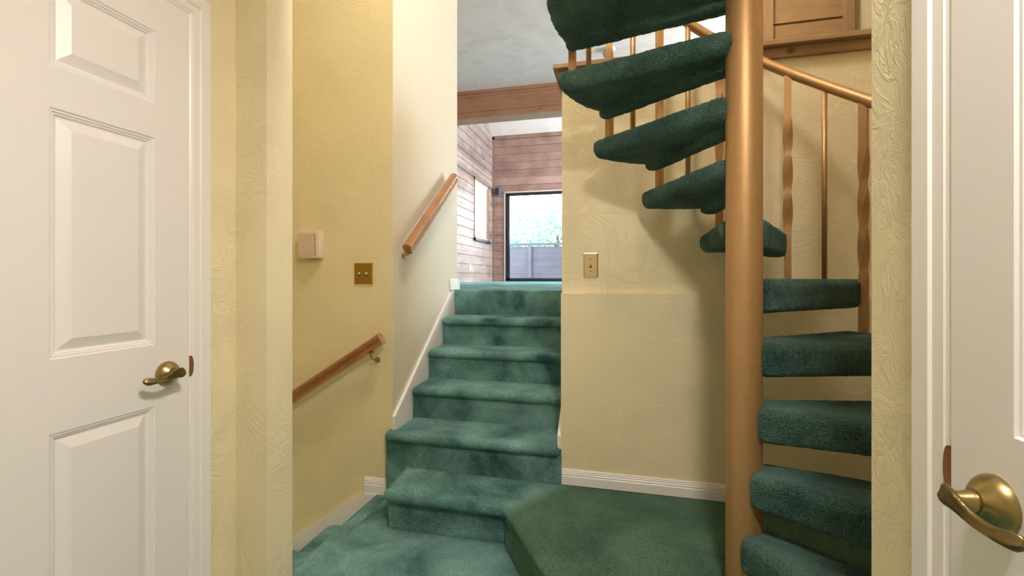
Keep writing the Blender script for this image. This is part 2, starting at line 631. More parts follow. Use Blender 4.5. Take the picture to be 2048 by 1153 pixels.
# stairwell walls
bm = bmesh.new()
box(bm, -2.75, -1.405, 2.333, 2.47, -1.4, CEILZ)
box(bm, -1.405, -1.2625, 2.333, 2.3345, -1.4, CEILZ)
box(bm, -2.75, -1.2626, 2.3312, 2.333, -1.4, 0.846)
struct('wall_front', bm, M_YELLOW, 'yellow textured wall above the descending stairs', 'wall')
bm = bmesh.new()
box(bm, -1.40, -1.262, 2.3347, 3.38, -0.2, CEILZ)
struct('wall_stair', bm, M_OFFWHITE, 'pale textured wall along the left of the green stairs', 'wall')
bm = bmesh.new()
box(bm, -0.29, 1.2, 2.29, 2.47, -0.2, 1.166)
box(bm, -0.29, 1.2, 2.33, 2.47, 1.166, 2.295)
box(bm, -0.29, -0.15, 2.47, 3.3, 0.0, 2.295)
struct('wall_center', bm, M_CREAM, 'cream textured half wall with a ledge behind the spiral stairs', 'wall')
struct('wall_stairwell_right', bxm(1.2, 1.3, 0.97, 2.47, -0.2, CEILZ), M_CREAM, 'cream wall to the right of the spiral stairs', 'wall')
bm = bmesh.new()
box(bm, -2.85, -2.75, 1.25, 2.47, -1.4, CEILZ)
struct('wall_descent', bm, M_YELLOW, 'yellow wall closing the descending stairs', 'wall')
struct('wall_descent_side', bxm(-2.75, -1.40, 1.25, 1.37, -1.4, CEILZ), M_YELLOW, 'yellow wall on the near side of the descending stairs', 'wall')
struct('ceiling', bxm(-3.1, 3.2, 0.85, 6.2, CEILZ, CEILZ + 0.12), M_CEIL, 'white textured flat ceiling above the stairs and upper landing', 'ceiling')

# upper level
bm = bmesh.new()
box(bm, -2.86, 3.1, 3.40, 10.0, 0.9, ZT)
box(bm, -1.262, -0.29, RY[6] + 0.02, 3.40, 0.9, ZT)
box(bm, -0.15, 3.1, 2.47, 3.40, 0.9, ZT)
struct('floor_upper', bm, M_CARPET, 'teal carpet of the upper living room in bright daylight', 'floor')

PL = 0.178


def siding(bm, axis, plane, thick, a0, a1, z0, z1, holes=(), slope=None, out=1):
    """stacked horizontal boards with v-grooves; axis 'X' or 'Y' is the run"""
    z = z0
    k = 0
    while z < z1 - 1e-4:
        t = min(z + PL, z1)
        spans = [(a0, a1)]
        for h0, h1, hz0, hz1 in holes:
            if hz0 < t - 1e-4 and hz1 > z + 1e-4:
                ns = []
                for s0, s1 in spans:
                    if h0 > s0: ns.append((s0, min(h0, s1)))
                    if h1 < s1: ns.append((max(h1, s0), s1))
                spans = ns
        for s0, s1 in spans:
            if s1 - s0 < 0.005:
                continue
            g = 0.006
            for (zz0, zz1, off) in ((z + g, t - g, 0.0), (z - 0.0, z + g, 0.016), (t - g, t, 0.016)):
                if axis == 'X':
                    if out > 0:
                        box(bm, s0, s1, plane + off, plane + thick, zz0, zz1)
                    else:
                        box(bm, s0, s1, plane - thick, plane - off, zz0, zz1)
                else:
                    box(bm, plane - thick, plane - off, s0, s1, zz0, zz1)
        z = t
        k += 1


# left siding wall with the window opening; boards above and below split at the opening
WY0, WY1, WZ0, WZ1 = 8.63, 9.67, 2.03, 3.30
bm = bmesh.new()
siding(bm, 'Y', -2.86, 0.14, 3.38, 10.14, ZT, WZ0)
siding(bm, 'Y', -2.86, 0.14, 3.38, WY0, WZ0, WZ1)
siding(bm, 'Y', -2.86, 0.14, WY1, 10.14, WZ0, WZ1)
siding(bm, 'Y', -2.86, 0.14, 3.38, 10.14, WZ1, 6.4)
struct('wall_living_left', bm, M_SIDINGY, 'horizontal wood plank wall with the blind covered window', 'wall')
SX0, SX1, SZ1 = -2.55, -0.72, 3.19
bm = bmesh.new()
siding(bm, 'X', 10.0, 0.14, -2.86, SX0, ZT, SZ1)
siding(bm, 'X', 10.0, 0.14, SX1, 3.1, ZT, SZ1)
siding(bm, 'X', 10.0, 0.14, -2.86, 3.1, SZ1, 4.62)
struct('wall_living_back', bm, M_SIDING, 'pinkish brown plank wall around the sliding glass door', 'wall')
struct('wall_living_right', bxm(3.1, 3.24, 2.47, 10.14, 0.9, 6.4), M_CREAM, 'cream wall on the right of the living room', 'wall')
bm = bmesh.new()
box(bm, -3.0, -1.40, 3.26, 3.38, 0.9, CEILZ)
box(bm, 1.161, 3.1, 2.63, 2.95, 0.9, CEILZ)
box(bm, 1.2, 3.24, 2.35, 2.47, 0.9, CEILZ)
box(bm, -0.2, 3.1, 6.2, 6.4, 0.9, 3.56)  # unseen piece added to keep living room fill off the stair wall
struct('wall_upper', bm, M_CREAM, 'cream wall on the upper landing beside the wood panel, with an added unseen light-blocking partition', 'wall')
# vaulted ceiling
bm = bmesh.new()
z10, z64 = 4.507, 4.507 + 0.46 * (10 - 6.2)
vs = []
for (y, z) in ((10.14, z10 - 0.06), (6.2, z64), (6.2, z64 + 0.1), (10.14, z10 + 0.06)):
    vs.append((bm.verts.new((-3.0, y, z)), bm.verts.new((3.2, y, z))))
for i in range(4):
    a, b = vs[i], vs[(i + 1) % 4]
    bm.faces.new((a[0], a[1], b[1], b[0]))
bm.faces.new([v[0] for v in vs]); bm.faces.new([v[1] for v in vs][::-1])
struct('ceiling_living', bm, M_CEIL, 'white sloping ceiling of the living room beyond the beam', 'ceiling')
struct('wall_gable', bxm(-3.0, 3.2, 6.2, 6.3, CEILZ + 0.12, 6.4), M_CREAM, 'wall above the wood beam', 'wall')

# beam with planked face
bm = bmesh.new()
box(bm, -2.86, 3.1, 6.2, 6.44, 3.567, 3.965)
for z0, z1, t in ((3.915, 3.966, 0.02), (3.875, 3.912, 0.012), (3.655, 3.872, 0.012), (3.566, 3.651, 0.012)):
    box(bm, -2.86, 3.1, 6.2 - t, 6.22, z0, z1, 0.003)
b = struct('trim_beam', bm, M_BEAM, 'brown wood clad beam under the white ceiling', 'beam')

# trims in the living room
bm = bmesh.new()
box(bm, -2.86, -2.80, 9.975, 10.0, ZT, 4.5, 0.003)
box(bm, -2.86, 3.1, 9.975, 10.0, 4.44, 4.55, 0.003)
struct('trim_corner', bm, M_SIDTRIM, 'brown corner and ceiling trim boards of the plank wall', 'trim')

# ================================================================== half wall cap
bm = bmesh.new()
box(bm, -0.33, 1.2, 2.272, 2.50, 2.318, 2.342, 0.003)
box(bm, -0.33, -0.12, 2.50, 3.33, 2.318, 2.342, 0.003)
struct('trim_cap', bm, M_STAIN, 'brown wood cap board on top of the cream half wall', 'trim')
bm = bmesh.new()
box(bm, -0.309, 1.2, 2.305, 2.49, 2.272, 2.3175, 0.003)
box(bm, -0.309, -0.13, 2.49, 3.315, 2.272, 2.3175, 0.003)
struct('trim_apron', bm, M_STAIN, 'brown apron board under the half wall cap', 'trim')
# wood panel column on the upper landing
PX0, PX1, PY = 0.70, 1.16, 2.6
bm = bmesh.new()
siding(bm, 'X', PY + 0.012, 0.3, PX0 + 0.02, PX1 - 0.02, 2.58 - 8 * PL, 3.96)
struct('wall_panel', bm, M_STAIN, 'brown horizontal wood boards framed above the half wall cap', 'wall')
bm = bmesh.new()
box(bm, PX0, PX0 + 0.038, PY, PY + 0.35, ZT, CEILZ, 0.003)
box(bm, PX0 + 0.041, PX0 + 0.088, PY - 0.006, PY + 0.02, ZT, CEILZ, 0.003)
box(bm, PX1 - 0.046, PX1, PY - 0.006, PY + 0.35, ZT, CEILZ, 0.003)
struct('trim_panel', bm, M_STAINV, 'brown upright boards framing the wood panel', 'trim')

# ================================================================== baseboards and skirt boards
BASEP = [(0, 0), (0.016, 0), (0.016, 0.045), (0.012, 0.050), (0.015, 0.056), (0.011, 0.063), (0.013, 0.067), (0.008, 0.071), (0.009, 0.075), (0.004, 0.080), (0, 0.080)]


def baseboard(bm, p0, p1, out, s=1.0):
    o = Vector((out[0], out[1], 0))
    prof = [(a, b * s) for a, b in BASEP]
    sweep(bm, prof, [(p0, o, Vector((0, 0, 1))), (p1, o, Vector((0, 0, 1)))])


bm = bmesh.new()
baseboard(bm, (-0.285, 2.29, Z[1]), (1.2, 2.29, Z[1]), (0, -1), 0.95)
struct('baseboard_center', bm, M_TRIM, 'white moulded baseboard along the cream wall on the platform', 'baseboard')
bm = bmesh.new()
baseboard(bm, (-1.435, 2.329, 0.0), (-1.25, 2.329, 0.0), (0, -1), 1.12)
struct('baseboard_front', bm, M_TRIM, 'short white baseboard at the top of the descending stairs', 'baseboard')
bm = bmesh.new()
baseboard(bm, (-1.262, 3.205, ZT), (-1.262, 3.38, ZT), (1, 0), 1.05)
baseboard(bm, (-1.246, 3.38, ZT), (-1.40, 3.38, ZT), (0, 1), 1.05)
struct('baseboard_stair', bm, M_TRIM, 'short white baseboard at the top left of the green stairs', 'baseboard')


def skirt(bm, x0, x1, pts_top, drop):
    lo = [(y, z - drop) for y, z in pts_top]
    loop = pts_top + lo[::-1]
    a = [bm.verts.new((x0, y, z)) for y, z in loop]
    b = [bm.verts.new((x1, y, z)) for y, z in loop]
    n = len(loop)
    bm.faces.new(a); bm.faces.new(b[::-1])
    for i in range(n):
        j = (i + 1) % n
        bm.faces.new((a[i], a[j], b[j], b[i]))


bm = bmesh.new()
skirt(bm, -1.262, -1.243, [(2.325, 0.40), (2.325, 0.452), (3.222, 1.140), (3.30, 1.150)], 0.30)
struct('trim_skirt', bm, M_TRIM, 'white diagonal skirt board along the left of the green stairs', 'trim')
bm = bmesh.new()
skirt(bm, -0.309, -0.29, [(2.291, 0.395), (2.291, 0.43), (3.222, 1.140), (3.30, 1.150)], 0.30)
struct('trim_skirt_right', bm, M_TRIM, 'white diagonal skirt board at the right end of the green stairs', 'trim')
bm = bmesh.new()
# skirt along the yellow wall going down to the left
loop = [(-1.25, 0.0), (-1.43, 0.0), (-2.70, -0.842), (-2.70, -1.15), (-1.43, -0.3), (-1.25, -0.2)]
a = [bm.verts.new((x, 2.329, z)) for x, z in loop]
b = [bm.verts.new((x, 2.309, z)) for x, z in loop]
bm.faces.new(a); bm.faces.new(b[::-1])
for i in range(len(loop)):
    j = (i + 1) % len(loop)
    bm.faces.new((a[i], a[j], b[j], b[i]))
struct('trim_skirt_front', bm, M_TRIM, 'white diagonal skirt board along the descending stairs', 'trim')

# ================================================================== main staircase
stairs = thing('staircase', 'straight flight of teal carpeted stairs rising to the living room', 'stairs', (-0.77, 2.3, 0))


def local(o):
    """keep world coordinates of a mesh built in place under an Empty"""
    o.matrix_parent_inverse = o.parent.matrix_basis.inverted()
    return o


NR = 0.027
# first step and platform share one carpet
top = fillet([(-1.163, 2.30), (-1.137, 1.985), (-0.512, 1.985), (-0.25, 1.575), (0.136, 0.971), (1.19, 0.971), (1.19, 2.289), (-0.3, 2.289)],
             [0.0, 0.045, 0.03, 0.3, 0.03, 0, 0, 0], 0.009)
bm = bmesh.new()
slab(bm, top, Z[1], Z[1] - 0.056, NR, NR, 0.0022, 5, 1.0)
low = fillet([(-1.135, 2.30), (-1.122, 2.02), (-0.505, 2.02), (-0.505, 1.985), (-0.25, 1.578), (0.138, 0.972), (1.19, 0.972), (1.19, 2.289), (-0.3, 2.289)],
             [0, 0.015, 0.0, 0.0, 0.3, 0.02, 0, 0, 0], 0.012)
slab(bm, low, Z[1] - 0.02, 0.0, 0.004, 0.002, 0.0012, 2, 2.0)
struct('floor_platform', bm, M_CARPET2, 'teal carpeted corner platform, tinted green as under warm light, and first step under the spiral stairs', 'floor', None, 50)


def step(n, x0, x1, free=False):
    bm = bmesh.new()
    y = RY[n]
    yb = RY[n + 1] + 0.02 if n < 6 else y + 0.15
    ov = 0.03
    if n < 6:
        if free:
            o = fillet([(x0 + 0.001, yb - 0.24), (x0 + 0.001, y - ov), (x1 - 0.008, y - ov), (x1 - 0.008, y), (-0.306, y), (-0.306, yb), (-1.243, yb), (-1.243, yb - 0.24)],
                       [0.0, 0.04, 0.035, 0.0, 0, 0, 0, 0], 0.008)
        else:
            o = fillet([(x0, yb), (x0, y - ov), (x1, y - ov), (x1, yb)], [0, 0.035, 0.0, 0], 0.008)
        slab(bm, o, Z[n], Z[n] - 0.054, NR, NR - 0.002, 0.0022, 5, n * 3.1)
        zb = 0.0 if free else Z[n - 1] - 0.02
        o = fillet([(x0 if not free else x0, y + 0.2), (x0, y), (x1, y), (x1, y + (0.004 if free else 0.2)), (x1 - (0.02 if free else 0), y + 0.2)],
                   [0, 0.012, 0.012, 0, 0], 0.010)
        slab(bm, o, Z[n] - 0.02, zb, 0.004, 0.002, 0.001, 2, n * 5.0)
    else:
        o = fillet([(x0, yb), (x0, y), (x1, y), (x1, yb)], [0, 0.006, 0.006, 0], 0.010)
        slab(bm, o, Z[n] + 0.002, Z[n - 1] - 0.02, 0.02, 0.002, 0.002, 5, n * 3.1)
    return local(obj('step', bm, M_CARPET, stairs, 50))


step(2, -1.283, -0.287, True)
for n in (3, 4, 5):
    step(n, -1.243, -0.309)
step(6, -1.243, -0.309)

# ================================================================== descending stairs
down = thing('staircase', 'teal carpeted steps going down to the left along the yellow wall', 'stairs', (-1.65, 1.85, -0.384))
for k in range(5):
    bm = bmesh.new()
    xe = -1.362 - 0.291 * k
    if k == 0:
        o = fillet([(xe, 2.306), (xe, 1.38), (xe + 0.10, 1.38), (xe + 0.10, 2.306)], [0.05, 0, 0, 0], 0.012)
        zt = 0.002
    else:
        o = fillet([(xe, 2.306), (xe, 1.38), (xe + 0.33, 1.38), (xe + 0.33, 2.306)], [0.05, 0, 0, 0], 0.012)
        zt = -RISE * k
    slab(bm, o, zt, zt - 0.054, NR, NR - 0.002, 0.0022, 5, 40 + k)
    o = [(p if True else p) for p in fillet([(xe + 0.03, 2.305), (xe + 0.03, 1.383), (xe + 0.2, 1.383), (xe + 0.2, 2.305)], 0.0, 0.05)]
    slab(bm, o, zt - 0.02, zt - RISE - 0.02, 0.003, 0.002, 0, 2)
    local(obj('step', bm, M_CARPET, down, 50))

# ================================================================== six panel doors


def door_mesh(y0, y1, x_face, facing, z0=0.012, z1=2.03):
    """leaf in the Y-Z plane; facing +1 looks to +X"""
    bm = bmesh.new()
    W = y1 - y0
    st, mu = 0.100, 0.115
    pw = (W - 2 * st - mu) / 2
    cols = [(y0 + st, y0 + st + pw), (y1 - st - pw, y1 - st)]
    rows = [(0.235, 0.894), (1.063, 1.633), (1.728, 1.928)]
    ys = sorted({y0, y1, *[c for p in cols for c in p]})
    zs = sorted({z0, z1, *[c for p in rows for c in p]})

    def v(y, z, d):
        return bm.verts.new((x_face + facing * d, y, z))
    for i in range(len(ys) - 1):
        for j in range(len(zs) - 1):
            a, b, c, d = ys[i], ys[i + 1], zs[j], zs[j + 1]
            if (a, b) in cols and (c, d) in rows:
                # concentric loops: quirk, stepped sticking, flat, raised bevel, field
                prof = [(0, 0), (0.003, -0.003), (0.007, -0.0035), (0.009, -0.0065), (0.012, -0.007), (0.016, -0.0115),
                        (0.019, -0.0115), (0.040, -0.003), (0.043, -0.0015), (0.046, -0.0015)]
                prev = None
                for ins, dep in prof:
                    ring = [v(a + ins, c + ins, dep), v(b - ins, c + ins, dep), v(b - ins, d - ins, dep), v(a + ins, d - ins, dep)]
                    if prev:
                        for k in range(4):
                            bm.faces.new((prev[k], prev[(k + 1) % 4], ring[(k + 1) % 4], ring[k]))
                    prev = ring
                bm.faces.new(prev)
            else:
                bm.faces.new((v(a, c, 0), v(b, c, 0), v(b, d, 0), v(a, d, 0)))
    # back and edges
    f = [v(y0, z0, 0), v(y1, z0, 0), v(y1, z1, 0), v(y0, z1, 0)]
    g = [v(y0, z0, -0.035), v(y1, z0, -0.035), v(y1, z1, -0.035), v(y0, z1, -0.035)]
    bm.faces.new(g[::-1])
    for k in range(4):
        bm.faces.new((f[k], f[(k + 1) % 4], g[(k + 1) % 4], g[k]))
    bmesh.ops.remove_doubles(bm, verts=bm.verts[:], dist=1e-5)
    return bm


CASP = [(0, 0), (0, 0.008), (0.006, 0.012), (0.010, 0.011), (0.012, 0.013), (0.018, 0.0135), (0.032, 0.0135), (0.036, 0.017),
        (0.050, 0.019), (0.058, 0.020), (0.064, 0.020), (0.068, 0.016), (0.068, 0.0)]


def casing_mesh(y0, y1, ztop, x_wall, facing, w=1.0):
    bm = bmesh.new()
    ring_sets = []
    for (py, pz, sy, sz) in ((y1, -0.0, 1, 0), (y1, ztop, 1, 1), (y0, ztop, -1, 1), (y0, -0.0, -1, 0)):
        ring_sets.append([bm.verts.new((x_wall + facing * b, py + sy * a * w, pz + sz * a * w)) for a, b in CASP])
    n = len(CASP)
    for r0, r1 in zip(ring_sets, ring_sets[1:]):
        for i in range(n):
            j = (i + 1) % n
            bm.faces.new((r0[i], r0[j], r1[j], r1[i]))
    bm.faces.new(ring_sets[0]); bm.faces.new(ring_sets[-1][::-1])
    return bm


def jamb_mesh(y0, y1, ztop, xa, xb):
    bm = bmesh.new()
    g = 0.003
    box(bm, xa, xb, y1 + g, y1 + 0.018, 0, ztop + g)
    box(bm, xa, xb, y0 - 0.018, y0 - g, 0, ztop + g)
    box(bm, xa, xb, y0 - 0.018, y1 + 0.018, ztop + g, ztop + 0.019)
    return bm


def lever_set(parent, x_face, facing, y, z, hinge):
    """antique lever; hinge = direction of the lever (-1 towards -Y)"""
    f = Vector((facing, 0, 0))
    O = Vector((x_face, y, z))
    h = obj('door_handle', *(lambda bm: (lathe(bm, [(0.0335, 0.0), (0.0335, 0.004), (0.032, 0.008), (0.029, 0.013), (0.023, 0.019), (0.018, 0.022), (0.0165, 0.024),
                                                   (0.0155, 0.0245), (0.0, 0.0245)], O, f, 40), (bm, M_ANTIQUE))[1])(bmesh.new()), parent, 40)
    bm = bmesh.new()
    lathe(bm, [(0.0125, 0.022), (0.0125, 0.030), (0.0105, 0.036), (0.0105, 0.050), (0.0, 0.052)], O, f, 24)
    obj('spindle', bm, M_ANTIQUE, h, 40)
    # wave shaped lever blade: wide leaf over the spindle, twisting to a narrow curled end
    bm = bmesh.new()
    n = 36
    rings = []
    for i in range(n + 1):
        t = 0.5 - 0.5 * math.cos(math.pi * i / n)
        s = -0.014 + 0.108 * t                      # along the lever
        wid = 0.0066 + 0.0080 / (1 + math.exp((t - 0.42) * 16)) + 0.0034 * math.exp(-((t - 0.9) / 0.14) ** 2)
        thick = 0.0050 + 0.0016 * math.sin(math.pi * t)
        if t < 0.14:
            q = math.sqrt(max(0.02, 1 - ((0.14 - t) / 0.14) ** 2))
            wid *= q
            thick *= 0.35 + 0.65 * q
        if t > 0.93:
            q = math.sqrt(max(0.05, 1 - ((t - 0.93) / 0.075) ** 2))
            wid *= q
            thick *= 0.4 + 0.6 * q
        zc = 0.004 * math.sin(2 * math.pi * t) + (0.002 - 0.004 * t)
        out = 0.050 + 0.006 * math.sin(math.pi * t) - 0.010 * t * t
        tw = R(-6) + R(24) * math.sin(math.pi * min(1, t * 1.05))
        cx = O + f * out + Vector((0, hinge * s, zc))
        up = Vector((0, 0, math.cos(tw))) + f * math.sin(tw)
        nn = Vector((0, 0, -math.sin(tw))) + f * math.cos(tw)
        ring = []
        for k in range(16):
            a = 2 * math.pi * k / 16
            w2 = wid * math.cos(a)
            t2 = thick * math.sin(a) * (1 + 0.35 * math.cos(3 * a))
            ring.append(bm.verts.new(cx + up * w2 + nn * t2))
        rings.append(ring)
    for a, b in zip(rings, rings[1:]):
        for k in range(16):
            bm.faces.new((a[k], a[(k + 1) % 16], b[(k + 1) % 16], b[k]))
    bm.faces.new(rings[0]); bm.faces.new(rings[-1][::-1])
    obj('lever', bm, M_ANTIQUED, h, 60)
    return h


def strike(parent, x0, facing, y, z):
    bm = bmesh.new()
    rows = []
    n = 12
    for i in range(n + 1):
        a = math.pi * i / n
        zz = z - 0.031 * math.cos(a)
        ww = 0.0135 * math.sin(a) ** 0.6
        rows.append([bm.verts.new((x0, y, zz)), bm.verts.new((x0 + facing * 0.0025, y, zz)),
                     bm.verts.new((x0 + facing * 0.0045, y + ww, zz)), bm.verts.new((x0 + facing * 0.001, y + ww + 0.0005, zz))])
    for a, b in zip(rows, rows[1:]):
        for k in range(4):
            bm.faces.new((a[k], a[(k + 1) % 4], b[(k + 1) % 4], b[k]))
    bm.faces.new(rows[0]); bm.faces.new(rows[-1][::-1])
    return obj('strike_plate', bm, M_STRIKE, parent, 40)


d1 = struct('door_1', door_mesh(DL0, DL1, -1.2425, 1), M_DOOR, 'white six panel door at the left of the hall', 'door', None, 20)
lever_set(d1, -1.2425, 1, 1.000, 0.978, -1)
t1 = struct('trim_door_left', casing_mesh(DL0 - 0.006, DL1 + 0.006, 2.036, XL + 0.0005, 1), M_TRIM, 'white moulded casing around the left door', 'door casing', None, 25)
obj('door_jamb', jamb_mesh(DL0, DL1, 2.03, -1.40, XL + 0.006), M_TRIM, t1)
strike(t1, XL + 0.0105, 1, DL1 + 0.004, 0.984)
d2 = struct('door_2', door_mesh(DR0, DR1, 0.4445, -1), M_DOOR, 'white six panel door at the right of the hall', 'door', None, 20)
lever_set(d2, 0.4445, -1, 0.660, 0.976, -1)
t2 = struct('trim_door_right', casing_mesh(DR0 - 0.006, DR1 + 0.006, 2.036, XR - 0.0005, -1, 1.1), M_TRIM, 'white moulded casing around the right door', 'door casing', None, 25)
obj('door_jamb', jamb_mesh(DR0, DR1, 2.03, XR - 0.006, 0.58), M_TRIM, t2)
strike(t2, XR - 0.0105, -1, DR1 + 0.004, 0.984)

# ================================================================== spiral staircase
DP = 1.68
PA = R(13.98)
PXY = (DP * math.sin(PA), DP * math.cos(PA))
DTH = 25.1
SRISE = 0.2066
TZ5 = 1.242
spiral = thing('spiral_staircase', 'copper coloured spiral staircase with dark green carpeted treads', 'spiral staircase', (PXY[0], PXY[1], Z[1]))


def wang(theta):
    """world angle (ccw from +X) of a bearing measured ccw from the view direction to the pole"""
    return R(76.02 + theta)


bm = bmesh.new()
lathe(bm, [(0, 0), (0.056, 0), (0.056, 0.5), (0.056, 1.0), (0.056, 1.5), (0.056, 2.0), (0.056, 3.0), (0.056, CEILZ - Z[1] - 0.001), (0, CEILZ - Z[1] - 0.001)], (0, 0, 0), (0, 0, 1), 64)
obj('pole', bm, M_COPPER, spiral, 40)
bm = bmesh.new()
slab(bm, fillet([(-0.075, -0.15), (0.10, -0.15), (0.10, 0.025), (-0.075, 0.025)], 0.008, 0.02), 0.011, 0.0, 0.002, 0.001)
bp = obj('base_plate', bm, M_COPPER, spiral, 40)
bp.rotation_euler = (0, 0, R(13.47))

RO = 0.656
mid = R(16.0)
mvec = Vector((math.cos(mid), math.sin(mid)))
nvec = Vector((-math.sin(mid), math.cos(mid)))
a0, a1 = R(0.5), R(32.5)
ins_f = mvec * 0.022 - nvec * 0.066
ins_b = mvec * 0.022 + nvec * 0.070
arc = [Vector((RO * math.cos(a0 + (a1 - a0) * k / 8), RO * math.sin(a0 + (a1 - a0) * k / 8))) for k in range(9)]
poly = [ins_f] + arc + [ins_b]
outl = fillet([tuple(p) for p in poly], [0.042, 0.05] + [0] * 7 + [0.05, 0.042], 0.006)
bm = bmesh.new()
slab(bm, outl, 0.0, -0.084, 0.029, 0.038, 0.0042, 6, 3.0, 95)
fo = arc[0]
dirf = (fo - ins_f).normalized()
nf = Vector((-dirf.y, dirf.x))
lip = [ins_f + nf * 0.001, fo + nf * 0.001 - dirf * 0.006, fo + nf * 0.085 - dirf * 0.03, ins_f + nf * 0.075]
lipo = fillet([tuple(p) for p in lip], [0.024, 0.040, 0.045, 0.024], 0.006)
slab(bm, lipo, -0.034, -0.112, 0.002, 0.022, 0.0042, 5, 3.0, 95)
proto = obj('tread', bm, M_CARPETD, spiral, 60)
TF = [(-40.8 - 25.1 * (k - 5)) for k in range(10)]      # front bearing of tread k (0 = top)
TFm = {}
for k in range(10):
    t = proto if k == 0 else proto.copy()
    if k:
        C.objects.link(t)
        t.parent = spiral
    th = -40.8 - DTH * (k - 5)
    TFm[k] = th
    z = TZ5 - SRISE * (k - 5)
    t.location = (0, 0, z - Z[1])
    t.rotation_euler = (0, 0, wang(th))

RB = 0.627
RAIL_Z0 = 2.132


def railz(th):
    return RAIL_Z0 + SRISE / DTH * (th + 15.7)


def bar(th, ztop_tread, half, twist, rb=RB):
    bm = bmesh.new()
    z0 = ztop_tread - Z[1] - 0.004
    z1 = railz(th) - Z[1] - 0.004
    w = wang(th)
    c = Vector((math.cos(w) * rb, math.sin(w) * rb, 0))
    n = 60 if twist else 1
    rings = []
    for i in range(n + 1):
        f = i / n
        zz = z0 + (z1 - z0) * f
        g = min(1, max(0, (f - 0.24) / 0.56))
        an = w + R(12) + twist * g
        ring = []
        for k in range(4):
            a = an + math.pi / 4 + math.pi / 2 * k
            ring.append(bm.verts.new((c.x + math.cos(a) * half * 1.414, c.y + math.sin(a) * half * 1.414, zz)))
        rings.append(ring)
    for a, b in zip(rings, rings[1:]):
        for k in range(4):
            bm.faces.new((a[k], a[(k + 1) % 4], b[(k + 1) % 4], b[k]))
    bm.faces.new(rings[0][::-1]); bm.faces.new(rings[-1])
    return obj('baluster', bm, M_COPPER, spiral, 40)


for k in range(1, 8):
    thb = TFm[k] + DTH              # bearing of the bar standing at the back of tread k
    bar(thb, TZ5 - SRISE * (k - 5), 0.0135, R(270))
for k in range(1, 7):
    thm = TFm[k] + DTH * 0.505
    bar(thm, TZ5 - SRISE * (k - 5), 0.0085, 0)
bm = bmesh.new()
pts = []
for i in range(0, 81):
    th = -90 + (118 + 90) * i / 80
    w = wang(th)
    pts.append((math.cos(w) * RB, math.sin(w) * RB, railz(th) - Z[1] + 0.012))
tube(bm, pts, 0.021, 20)
obj('handrail', bm, M_COPPER, spiral, 40)

# ================================================================== wall handrails
RP = []
for a, b in [(-0.027, 0.022), (-0.024, 0.030), (-0.015, 0.036), (0, 0.038), (0.015, 0.036), (0.024, 0.030), (0.027, 0.022),
             (0.026, 0.010), (0.020, 0.002), (0.017, -0.006), (0.019, -0.012), (0.024, -0.016), (0.024, -0.026), (-0.024, -0.026),
             (-0.024, -0.016), (-0.019, -0.012), (-0.017, -0.006), (-0.020, 0.002), (-0.026, 0.010)]:
    RP.append((a, b))


def handrail(label, p0, p1, wall_n, wall_dist, fr):
    """rail from p0 to p1 with brackets at fractions fr; wall_n points from wall to rail"""
    p0, p1 = Vector(p0), Vector(p1)
    mid_ = (p0 + p1) / 2
    t = thing('handrail', label, 'handrail', tuple(mid_))
    d = (p1 - p0).normalized()
    s = d.cross(Vector((0, 0, 1))).normalized()
    u = s.cross(d)
    bm = bmesh.new()
    sweep(bm, RP, [(p0 - mid_, s, u), (p1 - mid_, s, u)])
    bmesh.ops.bevel(bm, geom=[e for f in bm.faces if len(f.verts) > 6 for e in f.edges], offset=0.003, segments=2, affect='EDGES')
    obj('rail', bm, M_RAIL, t, 35)
    wn = Vector(wall_n)
    for f in fr:
        c = p0.lerp(p1, f) - mid_
        base = c - u * 0.027
        wp = base - wn * wall_dist - Vector((0, 0, 0.055))
        bm = bmesh.new()
        lathe(bm, [(0.0, 0.006), (0.010, 0.006), (0.017, 0.003), (0.018, 0.0), (0.0, 0.0)], wp, wn, 20)
        tube(bm, [wp + wn * 0.004, wp + wn * 0.03 + Vector((0, 0, 0.003)), wp + wn * (wall_dist * 0.8) + Vector((0, 0, 0.02)), base - Vector((0, 0, 0.006)), base], [0.005, 0.0045, 0.0045, 0.0055, 0.007], 10)
        tube(bm, [wp + wn * 0.004 - Vector((0, 0, 0.014)), wp + wn * 0.004 + Vector((0, 0, 0.014))], 0.006, 8)
        box(bm, base.x - 0.018, base.x + 0.018, base.y - 0.018, base.y + 0.018, base.z - 0.002, base.z + 0.003)
        br = obj('bracket', bm, M_BRASS, t, 40)
        br['label'] = 'brass bracket'
    return t


handrail('short glossy wood handrail on the pale wall beside the rising stairs', (-1.192, 2.375, 1.405), (-1.192, 3.135, 1.99), (1, 0, 0), 0.07, (0.09, 0.88))
handrail('long brown wood handrail on the yellow wall above the descending stairs', (-1.283, 2.25, 0.905), (-2.55, 2.25, 0.106), (0, -1, 0), 0.079, (0.07, 0.72))

# ================================================================== switches


